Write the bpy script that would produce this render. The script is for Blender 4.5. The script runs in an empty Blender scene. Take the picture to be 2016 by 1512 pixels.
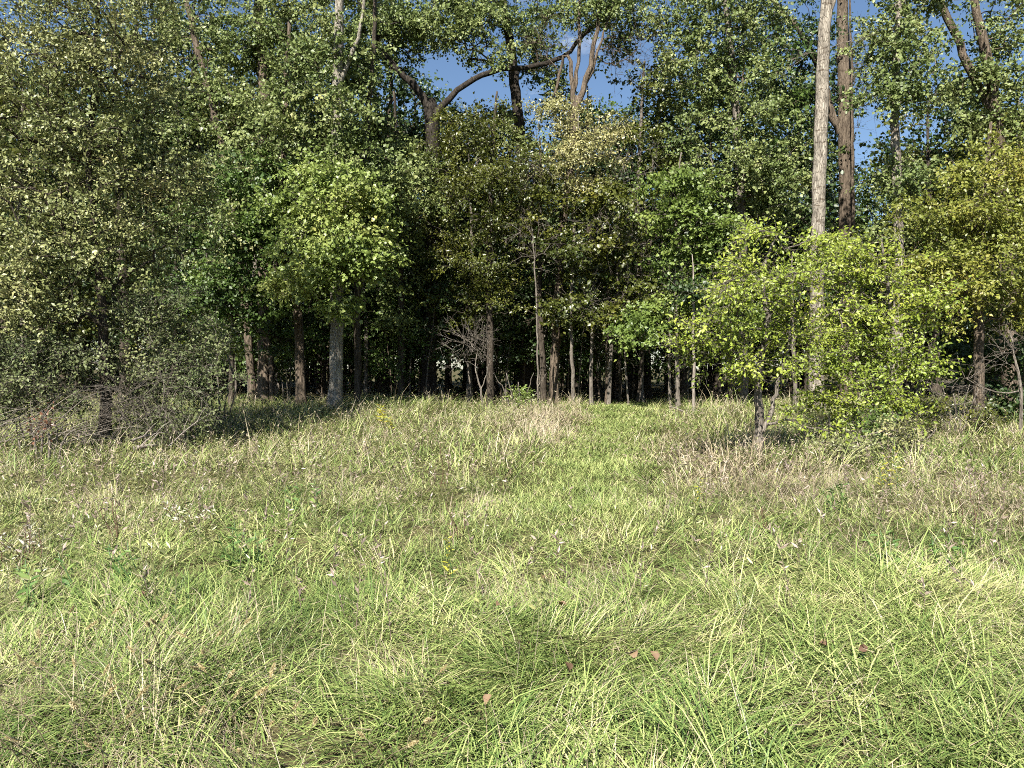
import bpy, math
import numpy as np
from mathutils import Vector

# ------------------------------------------------------------------ camera, sky, sun, exposure
scene = bpy.context.scene
FPX, CX, CY, HOR, EYE = 1516.0, 1008.0, 756.0, 725.0, 1.6
PITCH = math.atan((CY - HOR) / FPX)
cam_d = bpy.data.cameras.new('camera'); cam = bpy.data.objects.new('camera', cam_d)
scene.collection.objects.link(cam); scene.camera = cam
cam.location = (0, 0, EYE); cam.rotation_euler = (math.radians(90) - PITCH, 0, 0)
cam_d.sensor_fit = 'HORIZONTAL'; cam_d.sensor_width = 36.0
cam_d.lens = 36.0 * FPX / 2016.0
cam_d.clip_start = 0.05; cam_d.clip_end = 2000

SUN_EL, SUN_AZ = math.radians(43), math.radians(20)     # sun behind the camera, a little to the left
world = bpy.data.worlds.new('World'); scene.world = world; world.use_nodes = True
wn, wl = world.node_tree.nodes, world.node_tree.links
wn.clear()
w_out = wn.new('ShaderNodeOutputWorld'); w_bg = wn.new('ShaderNodeBackground')
w_sky = wn.new('ShaderNodeTexSky'); w_sky.sky_type = 'NISHITA'; w_sky.sun_disc = False
w_sky.sun_elevation = SUN_EL; w_sky.sun_rotation = math.pi + SUN_AZ
w_sky.air_density = 1.0; w_sky.dust_density = 0.4; w_sky.ozone_density = 3.5
w_tc = wn.new('ShaderNodeTexCoord'); w_map = wn.new('ShaderNodeMapping')
w_map.inputs['Scale'].default_value = (1.6, 1.6, 4.2); w_map.inputs['Location'].default_value = (3.1, 0.4, 0.7)
w_no = wn.new('ShaderNodeTexNoise'); w_no.inputs['Scale'].default_value = 2.1
w_no.inputs['Detail'].default_value = 7; w_no.inputs['Roughness'].default_value = 0.6
w_cr = wn.new('ShaderNodeValToRGB')
w_cr.color_ramp.elements[0].position = 0.60; w_cr.color_ramp.elements[0].color = (0, 0, 0, 1)
w_cr.color_ramp.elements[1].position = 0.74; w_cr.color_ramp.elements[1].color = (0.85, 0.85, 0.85, 1)
w_mx = wn.new('ShaderNodeMixRGB'); w_mx.inputs['Color2'].default_value = (7.5, 7.8, 8.2, 1)
wl.new(w_tc.outputs['Generated'], w_map.inputs['Vector']); wl.new(w_map.outputs['Vector'], w_no.inputs['Vector'])
wl.new(w_no.outputs['Fac'], w_cr.inputs['Fac']); wl.new(w_cr.outputs['Color'], w_mx.inputs['Fac'])
wl.new(w_sky.outputs['Color'], w_mx.inputs['Color1']); wl.new(w_mx.outputs['Color'], w_bg.inputs['Color'])
wl.new(w_bg.outputs['Background'], w_out.inputs['Surface'])
w_bg.inputs['Strength'].default_value = 0.050

sun_d = bpy.data.lights.new('sun', 'SUN'); sun = bpy.data.objects.new('sun', sun_d)
scene.collection.objects.link(sun)
sun_d.energy = 5.0; sun_d.angle = math.radians(0.53); sun_d.color = (1.0, 0.95, 0.86)
sun_dir = Vector((math.sin(SUN_AZ) * math.cos(SUN_EL), math.cos(SUN_AZ) * math.cos(SUN_EL), -math.sin(SUN_EL)))
sun.rotation_euler = sun_dir.to_track_quat('-Z', 'Y').to_euler(); sun.location = (-8, -20, 25)

vs = scene.view_settings
vs.view_transform = 'Standard'; vs.look = 'None'; vs.exposure = 1.5; vs.gamma = 1.0; vs.use_curve_mapping = False
cy = scene.cycles
cy.max_bounces = 4; cy.diffuse_bounces = 2; cy.glossy_bounces = 1; cy.transmission_bounces = 3; cy.transparent_max_bounces = 4
cy.caustics_reflective = False; cy.caustics_refractive = False; cy.sample_clamp_indirect = 4.0
cy.filter_width = 1.0; cy.use_denoising = False; cy.use_adaptive_sampling = True; cy.adaptive_threshold = 0.03

# ------------------------------------------------------------------ helpers
RNG = np.random.default_rng(7)
COL = scene.collection
FW = np.array([0, math.cos(PITCH), -math.sin(PITCH)]); UP = np.array([0, math.sin(PITCH), math.cos(PITCH)])

def P(px, py, d):
    """the place at distance d (metres along +Y) that is seen at photograph pixel px, py"""
    v = FW + np.array([(px - CX) / FPX, 0, 0]) - UP * ((py - CY) / FPX)
    return np.array([0, 0, EYE]) + v * (d / v[1])

def unit(a):
    return a / np.maximum(np.linalg.norm(a, axis=-1, keepdims=True), 1e-9)

def drift(V, rnd, scale, amt, seed=5):
    """a leaf's own number plus a slow change from bough to bough"""
    f, h = Field(seed, scale), Field(seed + 1, scale)
    return np.clip(rnd * (1 - amt) + amt * (.5 + .33 * (f(V[:, 0], V[:, 2]) + .6 * h(V[:, 1], V[:, 2]))), 0, 1)

class Field:
    """smooth 2-D noise in -1..1 as a sum of waves"""
    def __init__(s, seed, scale, n=14):
        r = np.random.default_rng(seed)
        a = r.uniform(0, 2 * np.pi, n); k = 2 * np.pi / scale * r.uniform(0.5, 1.7, n)
        s.kx, s.ky, s.ph = np.cos(a) * k, np.sin(a) * k, r.uniform(0, 7, n); s.n = n
    def __call__(s, x, y):
        x, y = np.asarray(x, float), np.asarray(y, float)
        return np.sin(x[..., None] * s.kx + y[..., None] * s.ky + s.ph).sum(-1) / math.sqrt(s.n)

_h1, _h2 = Field(1, 6.0), Field(2, 1.6)
def H(x, y):
    """height of the ground"""
    x, y = np.asarray(x, float), np.asarray(y, float)
    h = 0.05 * _h1(x, y) + 0.018 * _h2(x, y)
    u = np.clip((y - 13) / 13, 0, 1); h = h + .36 * u * u * (3 - 2 * u)
    h = h + 0.14 * np.exp(-((x + 5.0) / 2.6) ** 2 - ((y - 24.5) / 2.6) ** 2)
    h = h + 0.10 * np.exp(-((x - 9) / 4.0) ** 2 - ((y - 20) / 3.0) ** 2)
    return h

def mesh(name, V, F, mat, smooth=False, attrs=None):
    """V (n,3); F list of (m,k) index arrays; attrs {name: per-point floats}"""
    me = bpy.data.meshes.new(name)
    V = np.ascontiguousarray(V, np.float32)
    me.vertices.add(len(V)); me.vertices.foreach_set('co', V.ravel())
    F = [np.asarray(f, np.int32) for f in F if len(f)]
    loops = np.concatenate([f.ravel() for f in F]); sizes = np.concatenate([np.full(len(f), f.shape[1]) for f in F])
    starts = np.concatenate([[0], np.cumsum(sizes)[:-1]]).astype(np.int32)
    me.loops.add(len(loops)); me.loops.foreach_set('vertex_index', loops.astype(np.int32))
    me.polygons.add(len(sizes)); me.polygons.foreach_set('loop_start', starts)
    if smooth:
        me.polygons.foreach_set('use_smooth', np.ones(len(sizes), bool))
    for k, a in (attrs or {}).items():
        at = me.attributes.new(k, 'FLOAT', 'POINT'); at.data.foreach_set('value', np.ascontiguousarray(a, np.float32))
    me.update(calc_edges=True)
    if mat: me.materials.append(mat)
    return me

def obj(name, me, parent=None, loc=(0, 0, 0)):
    o = bpy.data.objects.new(name, me); COL.objects.link(o); o.location = loc
    if parent: o.parent = parent
    return o

def tag(o, label=None, cat=None, group=None, kind=None):
    for k, v in (('label', label), ('category', cat), ('group', group), ('kind', kind)):
        if v: o[k] = v
    return o

def thing(name, label, cat, loc, group=None):
    o = bpy.data.objects.new(name, None); COL.objects.link(o); o.location = loc
    o.empty_display_size = 0.2
    return tag(o, label, cat, group)

def copy_thing(root, loc, rz=0.0, sc=1.0, label=None, group=None):
    r = root.copy(); COL.objects.link(r); r.location = loc; r.rotation_euler = (0, 0, rz)
    r.scale = (sc, sc, sc) if np.isscalar(sc) else sc
    if label: r['label'] = label
    if group: r['group'] = group
    for ch in root.children:
        c = ch.copy(); COL.objects.link(c); c.parent = r
        for g in ch.children:
            d = g.copy(); COL.objects.link(d); d.parent = c
    return r

# ------------------------------------------------------------------ materials
def new_mat(name):
    m = bpy.data.materials.new(name); m.use_nodes = True
    n, l = m.node_tree.nodes, m.node_tree.links; n.clear()
    return m, n, l, n.new('ShaderNodeOutputMaterial')

def ramp(n, stops):
    r = n.new('ShaderNodeValToRGB'); e = r.color_ramp.elements
    while len(e) < len(stops): e.new(0.5)
    for i, (p, c) in enumerate(stops):
        e[i].position = p; e[i].color = (*c, 1)
    return r

def leaf_mat(name, cols, trans=0.3, rough=0.42, spec=0.5, patch=1.2):
    """leaf or blade: colour by the leaf's own random number plus a broad drift, part of the light passes through"""
    m, n, l, out = new_mat(name)
    at = n.new('ShaderNodeAttribute'); at.attribute_name = 'rnd'
    rp = ramp(n, cols); l.new(at.outputs['Fac'], rp.inputs['Fac'])
    df = n.new('ShaderNodeBsdfDiffuse'); l.new(rp.outputs['Color'], df.inputs['Color'])
    tr = n.new('ShaderNodeBsdfTranslucent'); l.new(rp.outputs['Color'], tr.inputs['Color'])
    mx = n.new('ShaderNodeMixShader'); mx.inputs['Fac'].default_value = trans
    l.new(df.outputs[0], mx.inputs[1]); l.new(tr.outputs[0], mx.inputs[2])
    gl = n.new('ShaderNodeBsdfGlossy'); gl.inputs['Roughness'].default_value = rough
    m2 = n.new('ShaderNodeMixShader'); m2.inputs['Fac'].default_value = spec * .1; l.new(mx.outputs[0], m2.inputs[1]); l.new(gl.outputs[0], m2.inputs[2])
    l.new(m2.outputs[0], out.inputs['Surface'])
    return m

def bark_mat(name, light, dark, zs=1.6, scale=9.0, bump=0.6, marks=0.0, moss=0.0):
    m, n, l, out = new_mat(name)
    tc = n.new('ShaderNodeTexCoord'); mp = n.new('ShaderNodeMapping'); mp.inputs['Scale'].default_value = (1, 1, zs / scale)
    l.new(tc.outputs['Object'], mp.inputs['Vector'])
    no = n.new('ShaderNodeTexNoise'); no.inputs['Scale'].default_value = scale; no.inputs['Detail'].default_value = 6; no.inputs['Roughness'].default_value = 0.65
    l.new(mp.outputs['Vector'], no.inputs['Vector'])
    vo = n.new('ShaderNodeTexVoronoi'); vo.feature = 'DISTANCE_TO_EDGE'; vo.inputs['Scale'].default_value = scale * 2.2
    l.new(mp.outputs['Vector'], vo.inputs['Vector'])
    rp = ramp(n, [(0.34, dark), (0.62, light)]); l.new(no.outputs['Fac'], rp.inputs['Fac'])
    vr = ramp(n, [(0.0, (0.45, 0.42, 0.40)), (0.16, (1, 1, 1))]); l.new(vo.outputs['Distance'], vr.inputs['Fac'])
    mu = n.new('ShaderNodeMixRGB'); mu.blend_type = 'MULTIPLY'; mu.inputs['Fac'].default_value = 0.75
    l.new(rp.outputs['Color'], mu.inputs['Color1']); l.new(vr.outputs['Color'], mu.inputs['Color2'])
    col = mu.outputs['Color']
    if marks:
        mp2 = n.new('ShaderNodeMapping'); mp2.inputs['Scale'].default_value = (3.0, 3.0, 15); l.new(tc.outputs['Object'], mp2.inputs['Vector'])
        n2 = n.new('ShaderNodeTexNoise'); n2.inputs['Scale'].default_value = 1.0; n2.inputs['Detail'].default_value = 3; l.new(mp2.outputs['Vector'], n2.inputs['Vector'])
        r2 = ramp(n, [(0.58, (1, 1, 1)), (0.68, (0.35, 0.3, 0.26))]); l.new(n2.outputs['Fac'], r2.inputs['Fac'])
        m2 = n.new('ShaderNodeMixRGB'); m2.blend_type = 'MULTIPLY'; m2.inputs['Fac'].default_value = marks
        l.new(col, m2.inputs['Color1']); l.new(r2.outputs['Color'], m2.inputs['Color2']); col = m2.outputs['Color']
    pb = n.new('ShaderNodeBsdfPrincipled'); pb.inputs['Roughness'].default_value = 0.9; pb.inputs['Specular IOR Level'].default_value = 0.15
    l.new(col, pb.inputs['Base Color'])
    ad = n.new('ShaderNodeMath'); ad.operation = 'ADD'; l.new(no.outputs['Fac'], ad.inputs[0]); l.new(vr.outputs['Color'], ad.inputs[1])
    bp = n.new('ShaderNodeBump'); bp.inputs['Strength'].default_value = bump; bp.inputs['Distance'].default_value = 0.03
    l.new(ad.outputs[0], bp.inputs['Height']); l.new(bp.outputs['Normal'], pb.inputs['Normal'])
    l.new(pb.outputs[0], out.inputs['Surface'])
    return m

M = {}
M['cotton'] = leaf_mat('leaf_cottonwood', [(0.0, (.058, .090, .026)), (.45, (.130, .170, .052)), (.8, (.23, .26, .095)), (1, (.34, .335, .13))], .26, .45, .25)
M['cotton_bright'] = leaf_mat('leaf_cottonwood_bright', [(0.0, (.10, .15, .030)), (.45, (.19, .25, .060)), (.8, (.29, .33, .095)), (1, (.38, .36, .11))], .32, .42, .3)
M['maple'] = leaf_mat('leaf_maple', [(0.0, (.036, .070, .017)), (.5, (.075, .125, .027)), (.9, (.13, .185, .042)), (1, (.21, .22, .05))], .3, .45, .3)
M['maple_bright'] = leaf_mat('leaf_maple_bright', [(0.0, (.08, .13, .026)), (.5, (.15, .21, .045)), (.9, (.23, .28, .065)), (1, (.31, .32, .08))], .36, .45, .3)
M['shade'] = leaf_mat('leaf_forest_shade', [(0.0, (.022, .042, .013)), (.5, (.042, .074, .020)), (.9, (.075, .105, .028)), (1, (.12, .13, .035))], .25, .45, .4)  # leaves in the wood's shade: the shade is part of this darker colour
M['olive'] = leaf_mat('leaf_olive', [(0.0, (.085, .110, .036)), (.4, (.17, .195, .070)), (.7, (.26, .27, .110)), (.92, (.36, .335, .155)), (1, (.36, .25, .11))], .22, .45, .35)
M['honey'] = leaf_mat('leaf_honey', [(0.0, (.040, .058, .010)), (.5, (.080, .095, .014)), (.85, (.14, .145, .022)), (1, (.25, .21, .035))], .3)
M['pale'] = leaf_mat('leaf_pale', [(0.0, (.16, .17, .060)), (.5, (.29, .28, .11)), (.9, (.40, .36, .16)), (1, (.44, .36, .18))], .28)
M['yellowgreen'] = leaf_mat('leaf_yellowgreen', [(0.0, (.10, .145, .020)), (.45, (.22, .285, .038)), (.8, (.33, .375, .056)), (1, (.44, .41, .07))], .34, .45, .35)
M['gold'] = leaf_mat('leaf_gold', [(0.0, (.095, .125, .022)), (.4, (.175, .20, .036)), (.8, (.28, .275, .052)), (.95, (.38, .29, .07)), (1, (.40, .20, .07))], .34, .45, .35)
M['bush'] = leaf_mat('leaf_bush', [(0.0, (.065, .09, .036)), (.5, (.125, .15, .062)), (.9, (.19, .21, .09)), (1, (.27, .25, .11))], .22, .5, .2)
M['red'] = leaf_mat('leaf_red', [(0.0, (.13, .06, .035)), (1, (.24, .11, .06))], .25)
M['brown_leaf'] = leaf_mat('leaf_dead', [(0.0, (.10, .06, .04)), (.5, (.15, .095, .06)), (1, (.21, .14, .085))], .1, .6, .1)
M['weed'] = leaf_mat('leaf_weed', [(0.0, (.07, .14, .035)), (.5, (.13, .22, .06)), (1, (.22, .30, .08))], .3)
M['weed_yellow'] = leaf_mat('leaf_weed_yellow', [(0.0, (.26, .28, .03)), (.5, (.42, .40, .05)), (1, (.55, .46, .08))], .3)
M['white_leaf'] = leaf_mat('leaf_white', [(0.0, (.30, .29, .22)), (1, (.58, .56, .48))], .2)

M['bark_pale'] = bark_mat('bark_pale', (.34, .305, .25), (.13, .112, .09), 2.2, 12, .8, marks=.9)
M['bark_cotton'] = bark_mat('bark_cotton', (.36, .335, .28), (.17, .15, .12), 2.4, 16, .9)
M['bark_brown'] = bark_mat('bark_brown', (.17, .135, .10), (.06, .046, .034), 1.8, 13, .8)
M['bark_dark_shade'] = bark_mat('bark_dark_shade', (.055, .046, .037), (.018, .015, .012), 2.0, 12, .8)  # dark bark, with the shade of the leaves overhead put into its colour
M['bark_dark'] = bark_mat('bark_dark', (.095, .078, .060), (.032, .026, .020), 2.0, 12, .8)
M['bark_grey'] = bark_mat('bark_grey', (.21, .185, .155), (.085, .073, .06), 2.0, 14, .6)
M['twig_pale'] = bark_mat('twig_pale', (.30, .265, .225), (.15, .13, .11), 2.0, 20, .3)

# ------------------------------------------------------------------ shapes
def tube(pts, rad, k=10, wob=0.06, seed=0, cap=True):
    pts = np.asarray(pts, float); rad = np.asarray(rad, float)
    r = np.random.default_rng(seed)
    t = unit(np.gradient(pts, axis=0))
    a = np.array([1.0, 0, 0]); f1 = []
    for i in range(len(pts)):
        a = a - t[i] * a.dot(t[i]); a /= np.linalg.norm(a); f1.append(a)
    f1 = np.array(f1); f2 = np.cross(t, f1)
    an = np.arange(k) / k * 2 * np.pi
    lob = 1 + wob * np.sin(an * 2 + r.uniform(0, 6)) + wob * 0.7 * np.sin(an * 3 + r.uniform(0, 6))
    rr = rad[:, None] * lob[None] * (1 + wob * 0.6 * r.standard_normal((len(pts), k)))
    V = pts[:, None] + rr[..., None] * (np.cos(an)[None, :, None] * f1[:, None] + np.sin(an)[None, :, None] * f2[:, None])
    i = np.arange(len(pts) - 1)[:, None] * k; j = np.arange(k)[None]; jn = (j + 1) % k
    F = np.stack([i + j, i + jn, i + k + jn, i + k + j], -1).reshape(-1, 4)
    return V.reshape(-1, 3), F, np.array([[*range((len(pts) - 1) * k, len(pts) * k)]]) if cap else np.zeros((0, k), int)

def resample(ctrl, step):
    """smooth path through control points (Catmull-Rom), points every ~step metres; extra columns ride along"""
    c = np.asarray(ctrl, float); c = np.vstack([2 * c[0] - c[1], c, 2 * c[-1] - c[-2]]); out = []
    for i in range(1, len(c) - 2):
        n = max(2, int(np.linalg.norm(c[i + 1, :3] - c[i, :3]) / step)); t = (np.arange(n) / n)[:, None]
        p0, p1, p2, p3 = c[i - 1:i + 3]
        out.append(.5 * (2 * p1 + (p2 - p0) * t + (2 * p0 - 5 * p1 + 4 * p2 - p3) * t ** 2 + (3 * p1 - p0 - 3 * p2 + p3) * t ** 3))
    out.append(c[-2:-1]); return np.vstack(out)

def seg_mesh(p0, p1, r0, r1, k=4):
    n = len(p0); t = unit(p1 - p0)
    a = np.where(np.abs(t[:, 2:]) < .9, np.array([[0, 0, 1.0]]), np.array([[1.0, 0, 0]]))
    f1 = unit(np.cross(t, a)); f2 = np.cross(t, f1)
    an = np.arange(k) / k * 2 * np.pi
    ring = np.cos(an)[None, :, None] * f1[:, None] + np.sin(an)[None, :, None] * f2[:, None]
    V = np.concatenate([p0[:, None] + ring * r0[:, None, None], p1[:, None] + ring * r1[:, None, None]], 1)
    b = (np.arange(n) * 2 * k)[:, None]; j = np.arange(k)[None]; jn = (j + 1) % k
    F = np.stack([b + j, b + jn, b + k + jn, b + k + j], -1).reshape(-1, 4)
    return V.reshape(-1, 3), F

def leaf_geo(C, A, N, L, W, rnd, fold=0.18, kite=0.38, six=False):
    """leaves: base C, axis A, normal N, length L, width W; four-sided kite creased on its midrib, or six-sided"""
    A = unit(A); S = unit(np.cross(N, A)); Nn = np.cross(A, S); n = len(C); L = L[:, None]; W = W[:, None]
    up = Nn * (W * fold)
    if six:
        V = np.stack([C, C + A * L * .22 + S * W * .40 + up, C + A * L * .58 + S * W * .42 + up, C + A * L - Nn * L * .08,
                      C + A * L * .58 - S * W * .42 + up, C + A * L * .22 - S * W * .40 + up], 1)
        b = (np.arange(n) * 6)[:, None]
        F4 = np.concatenate([b + np.array([[0, 3, 2, 1]]), b + np.array([[0, 5, 4, 3]])])
        return V.reshape(-1, 3), [F4], np.repeat(rnd, 6)
    V = np.stack([C, C + A * L * kite + S * W * .5 + up, C + A * L, C + A * L * kite - S * W * .5 + up], 1)
    b = (np.arange(n) * 4)[:, None]
    F3 = np.concatenate([b + np.array([[0, 2, 1]]), b + np.array([[0, 3, 2]])])
    return V.reshape(-1, 3), [F3], np.repeat(rnd, 4)

LEAF = dict(  # size, leaves per spray, twigs per spray, spray reach, droop, flatness of the spray, width ratio
    cotton=dict(size=.105, per=42, tw=6, reach=.50, droop=.55, flat=.85, wr=.95, six=False),
    maple=dict(size=.115, per=42, tw=6, reach=.60, droop=.30, flat=.32, wr=.95, six=False),
    fine=dict(size=.095, per=48, tw=6, reach=.55, droop=.35, flat=.40, wr=.60, six=False),
    near=dict(size=.082, per=36, tw=6, reach=.50, droop=.25, flat=.28, wr=.62, six=True),
    near4=dict(size=.078, per=36, tw=6, reach=.45, droop=.25, flat=.50, wr=.62, six=False),
    small=dict(size=.066, per=44, tw=7, reach=.40, droop=.15, flat=.80, wr=.66, six=False),
    far=dict(size=.19, per=22, tw=5, reach=.80, droop=.35, flat=.60, wr=.85, six=False),
)

def grow(init, targets, rng, low=0.6, arch=0.14, init_r=None):
    """connect every spray to the nearest fitting point of the skeleton by a bowed branch"""
    pos = [p for p in init]; par = [-1] * len(init); ends = []
    arr = np.zeros((len(init) + len(targets) * 6, 3)); arr[:len(init)] = init; n = len(init)
    d0 = np.array([np.min(np.linalg.norm(init - t, axis=1)) for t in targets])
    par = np.full(len(arr), -1)
    for ti in np.argsort(d0):
        t = targets[ti]; q = arr[:n]; dv = t - q; dist = np.linalg.norm(dv, axis=1); hd = np.linalg.norm(dv[:, :2], axis=1)
        cost = dist + low * np.maximum(0, q[:, 2] - t[2] + 0.25 * hd)
        i = int(np.argmin(cost)); p = arr[i]; L = dist[i]
        m = 2 if L < .6 else (3 if L < 1.4 else 5)
        c = p + .5 * (t - p) + np.array([0, 0, arch * L]) + rng.standard_normal(3) * .10 * L
        last = i
        for s in range(1, m + 1):
            u = s / m; arr[n] = (1 - u) ** 2 * p + 2 * u * (1 - u) * c + u * u * t + (rng.standard_normal(3) * .035 * L if s < m else 0)
            par[n] = last; last = n; n += 1
        ends.append((ti, last))
    arr, par = arr[:n], par[:n]
    cnt = np.zeros(n)
    for _, e in ends: cnt[e] += 1
    for i in range(n - 1, len(init) - 1, -1): cnt[par[i]] += cnt[i]
    return arr, par, cnt, {ti: e for ti, e in ends}

def sprays(C, D, kind, mat, rng, per=None, size=None, reach=None):
    """leafy sprays at C pointing along D -> leaves and twigs"""
    K = dict(LEAF[kind]); per = per or K['per']; size = size or K['size']; reach = reach or K['reach']
    nc, tw = len(C), K['tw']; nl = max(1, per // tw)
    R = rng.standard_normal((nc, tw, 3)); R[..., 2] *= K['flat']
    T = unit(D[:, None] * .75 + R * .75); Ln = reach * rng.uniform(.5, 1.15, (nc, tw))
    tip = C[:, None] + T * Ln[..., None]; tip[..., 2] -= K['droop'] * .25 * Ln
    u = (np.arange(nl) + .6 + rng.uniform(-.3, .3, (nc, tw, nl))) / nl
    base = C[:, None, None] * (1 - u[..., None]) + tip[:, :, None] * u[..., None]
    base = base + rng.standard_normal(base.shape) * .03
    side = unit(rng.standard_normal(base.shape))
    A = T[:, :, None] * .55 + side * .8; A[..., 2] -= K['droop']
    N = rng.standard_normal((nc, 1, 1, 3)) * .40 + rng.standard_normal((nc, tw, 1, 3)) * .38 + rng.standard_normal(base.shape) * .30
    N[..., 2] += .75; N[..., 1] -= .45; N[..., 0] -= .12
    base, A, N = base.reshape(-1, 3), A.reshape(-1, 3), N.reshape(-1, 3)
    L = size * rng.uniform(.45, 1.25, len(base)); W = L * K['wr'] * rng.uniform(.85, 1.15, len(base))
    rn = np.clip(np.repeat(rng.uniform(0, 1, nc), tw * nl) * .40 + np.repeat(rng.uniform(0, 1, nc * tw), nl) * .25 + rng.uniform(0, 1, len(base)) * .35, 0, 1)
    lv = leaf_geo(base, A, N, L, W, rn, six=K['six'])
    return lv, (np.repeat(C, tw, 0), tip.reshape(-1, 3))

SEED = [100]
def make_tree(name, label, cat, trunk, bark, blobs=(), kind='cotton', mat='cotton', limbs=(), group=None, from_frac=.25, from_limbs=True,
              r0=.0042, per=None, size=None, reach=None, k=12, flare=.5, step=.3, twig_r=.003, bare=(), wob=.06, arch=.14, low=.6, mats2=None, branch_bark=None):
    """trunk: [(x,y,z,r)...]; limbs: the same; blobs: [(centre, (rx,ry,rz), sprays)]; bare: [(centre, radii, n)] leafless twig ends"""
    SEED[0] += 1; rng = np.random.default_rng(SEED[0])
    tp = resample(trunk, step); base = tp[0, :3].copy()
    n = len(tp); s = np.concatenate([[0], np.cumsum(np.linalg.norm(np.diff(tp[:, :3], axis=0), axis=1))])
    tp[:, :2] += rng.standard_normal((n, 2)) * .012 * np.minimum(1, s)[:, None]
    rad = tp[:, 3] * (1 + flare * np.exp(-s / .22))
    root = thing(name, label, cat, base, group)
    V, F, cap = tube(tp[:, :3] - base, rad, k, wob, SEED[0])
    obj('trunk', mesh('trunk', V, [F, cap], M[bark], True), root)
    init = [tp[int(n * from_frac):, :3]]
    for lb in limbs:
        lp = resample(lb, step); lp[1:-1, :3] += rng.standard_normal((len(lp) - 2, 3)) * .02
        V, F, cap = tube(lp[:, :3] - base, np.maximum(lp[:, 3], .006), max(6, k - 3), wob, SEED[0] + 1)
        obj('limb', mesh('limb', V, [F, cap], M[bark], True), root)
        if from_limbs: init.append(lp[int(len(lp) * .15):, :3])
    init = np.vstack(init)
    T, B = [], []
    for c, r, m in blobs:
        kq = max(1, int(m / 6.5)); v = unit(rng.standard_normal((kq, 3))) * rng.uniform(0, 1, (kq, 1)) ** .40
        sub = np.asarray(c) + v * np.asarray(r); pick = rng.integers(0, kq, m)
        w = rng.standard_normal((m, 3)) * np.array([.36, .36, .15]) * min(1.0, float(np.mean(r)) * .9)
        T.append(sub[pick] + w)
    nl = sum(len(t) for t in T)
    for c, r, m in bare:
        v = unit(rng.standard_normal((m, 3))) * rng.uniform(0, 1, (m, 1)) ** .5
        T.append(np.asarray(c) + v * np.asarray(r))
    if not T: return root
    T = np.vstack(T); T[:, 2] = np.maximum(T[:, 2], base[2] + .25)
    arr, par, cnt, ends = grow(init, T, rng, low, arch)
    ni = len(init); idx = np.arange(ni, len(arr)); pr = par[idx]
    rr = r0 * np.maximum(cnt, 1) ** .5; rr[:ni] = 1e9
    r_1 = rr[idx]; r_0 = np.minimum(rr[pr], r_1 * 1.35)
    V, F = seg_mesh(arr[pr] - base, arr[idx] - base, r_0, r_1, 4); VV, FF = [V], [F]
    if nl:
        C = T[:nl]; e = np.array([ends[i] for i in range(nl)]); D = unit(arr[e] - arr[par[e]]); D[:, 2] += .1
        (LV, LF, rn), (a, b) = sprays(C, D, kind, mat, rng, per, size, reach)
        if kind not in ('near', 'small'): a, b = a[::3], b[::3]
        V2, F2 = seg_mesh(a - base, b - base, np.full(len(a), twig_r * 1.3), np.full(len(a), twig_r * .5), 3)
        VV.append(V2); FF.append(F2 + len(V))
        crown = obj('crown', mesh('crown', LV - base, LF, M[mat], False, {'rnd': drift(LV, rn, 2.2, .42, SEED[0])}), root)
    if len(T) > nl:   # bare twig ends: a few fine forks each
        C = T[nl:]; e = np.array([ends[i] for i in range(nl, len(T))]); D = unit(arr[e] - arr[par[e]])
        for lev in range(2):
            m = len(C); R = unit(D[:, None] + rng.standard_normal((m, 3, 3)) * .55)
            b = C[:, None] + R * (rng.uniform(.18, .55, (m, 3, 1)) * (1 if lev == 0 else .6))
            a = np.repeat(C, 3, 0); b = b.reshape(-1, 3); off = sum(len(v) for v in VV)
            V2, F2 = seg_mesh(a - base, b - base, np.full(len(a), twig_r * (1.5 - .5 * lev)), np.full(len(a), twig_r * (1.0 - .5 * lev)), 3)
            VV.append(V2); FF.append(F2 + off); C, D = b, R.reshape(-1, 3)
    tag(obj('branches', mesh('branches', np.vstack(VV), FF, M[branch_bark or bark], False), root), kind='stuff')
    return root

def pt(px, py, d, r):
    return (*P(px, py, d), r)

def path(d, *pp, base=True):
    """trunk path from photograph pixels at distance d (or per-point), r in metres; the foot is sunk into the ground"""
    out = [list(pt(x, y, d if len(q) == 0 else q[0], r)) for x, y, r, *q in pp]
    if base:
        out[0][2] = float(H(out[0][0], out[0][1])) - .06
    return [tuple(o) for o in out]

def B(px, py, d, rx, ry, n, rz=None):
    """crown part centred at a pixel: half-width and half-height in pixels, depth half-size in metres"""
    k = d / FPX
    return (P(px, py, d), (rx * k, rz or (rx + ry) * .5 * k, ry * k), n)

# ------------------------------------------------------------------ the ground
gx = np.concatenate([[-900, -400, -150, -80, -50], np.arange(-34, 34.1, .5), [50, 80, 150, 400, 900]])
gy = np.concatenate([[-900, -300, -80, -30, -12], np.arange(-4, 70.1, .5), [80, 100, 150, 300, 900]])
X, Y = np.meshgrid(gx, gy); Z = H(X, Y)
nx, ny = len(gx), len(gy); i = np.arange(ny - 1)[:, None] * nx; j = np.arange(nx - 1)[None]
F = np.stack([i + j, i + j + 1, i + nx + j + 1, i + nx + j], -1).reshape(-1, 4)
m, n, l, out = new_mat('ground_soil')
geo = n.new('ShaderNodeNewGeometry'); no = n.new('ShaderNodeTexNoise'); no.inputs['Scale'].default_value = 7; no.inputs['Detail'].default_value = 8
l.new(geo.outputs['Position'], no.inputs['Vector'])
rp = ramp(n, [(.3, (.030, .024, .014)), (.5, (.075, .066, .030)), (.7, (.13, .115, .055))]); l.new(no.outputs['Fac'], rp.inputs['Fac'])
pb = n.new('ShaderNodeBsdfPrincipled'); pb.inputs['Roughness'].default_value = .95; pb.inputs['Specular IOR Level'].default_value = .1
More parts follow.
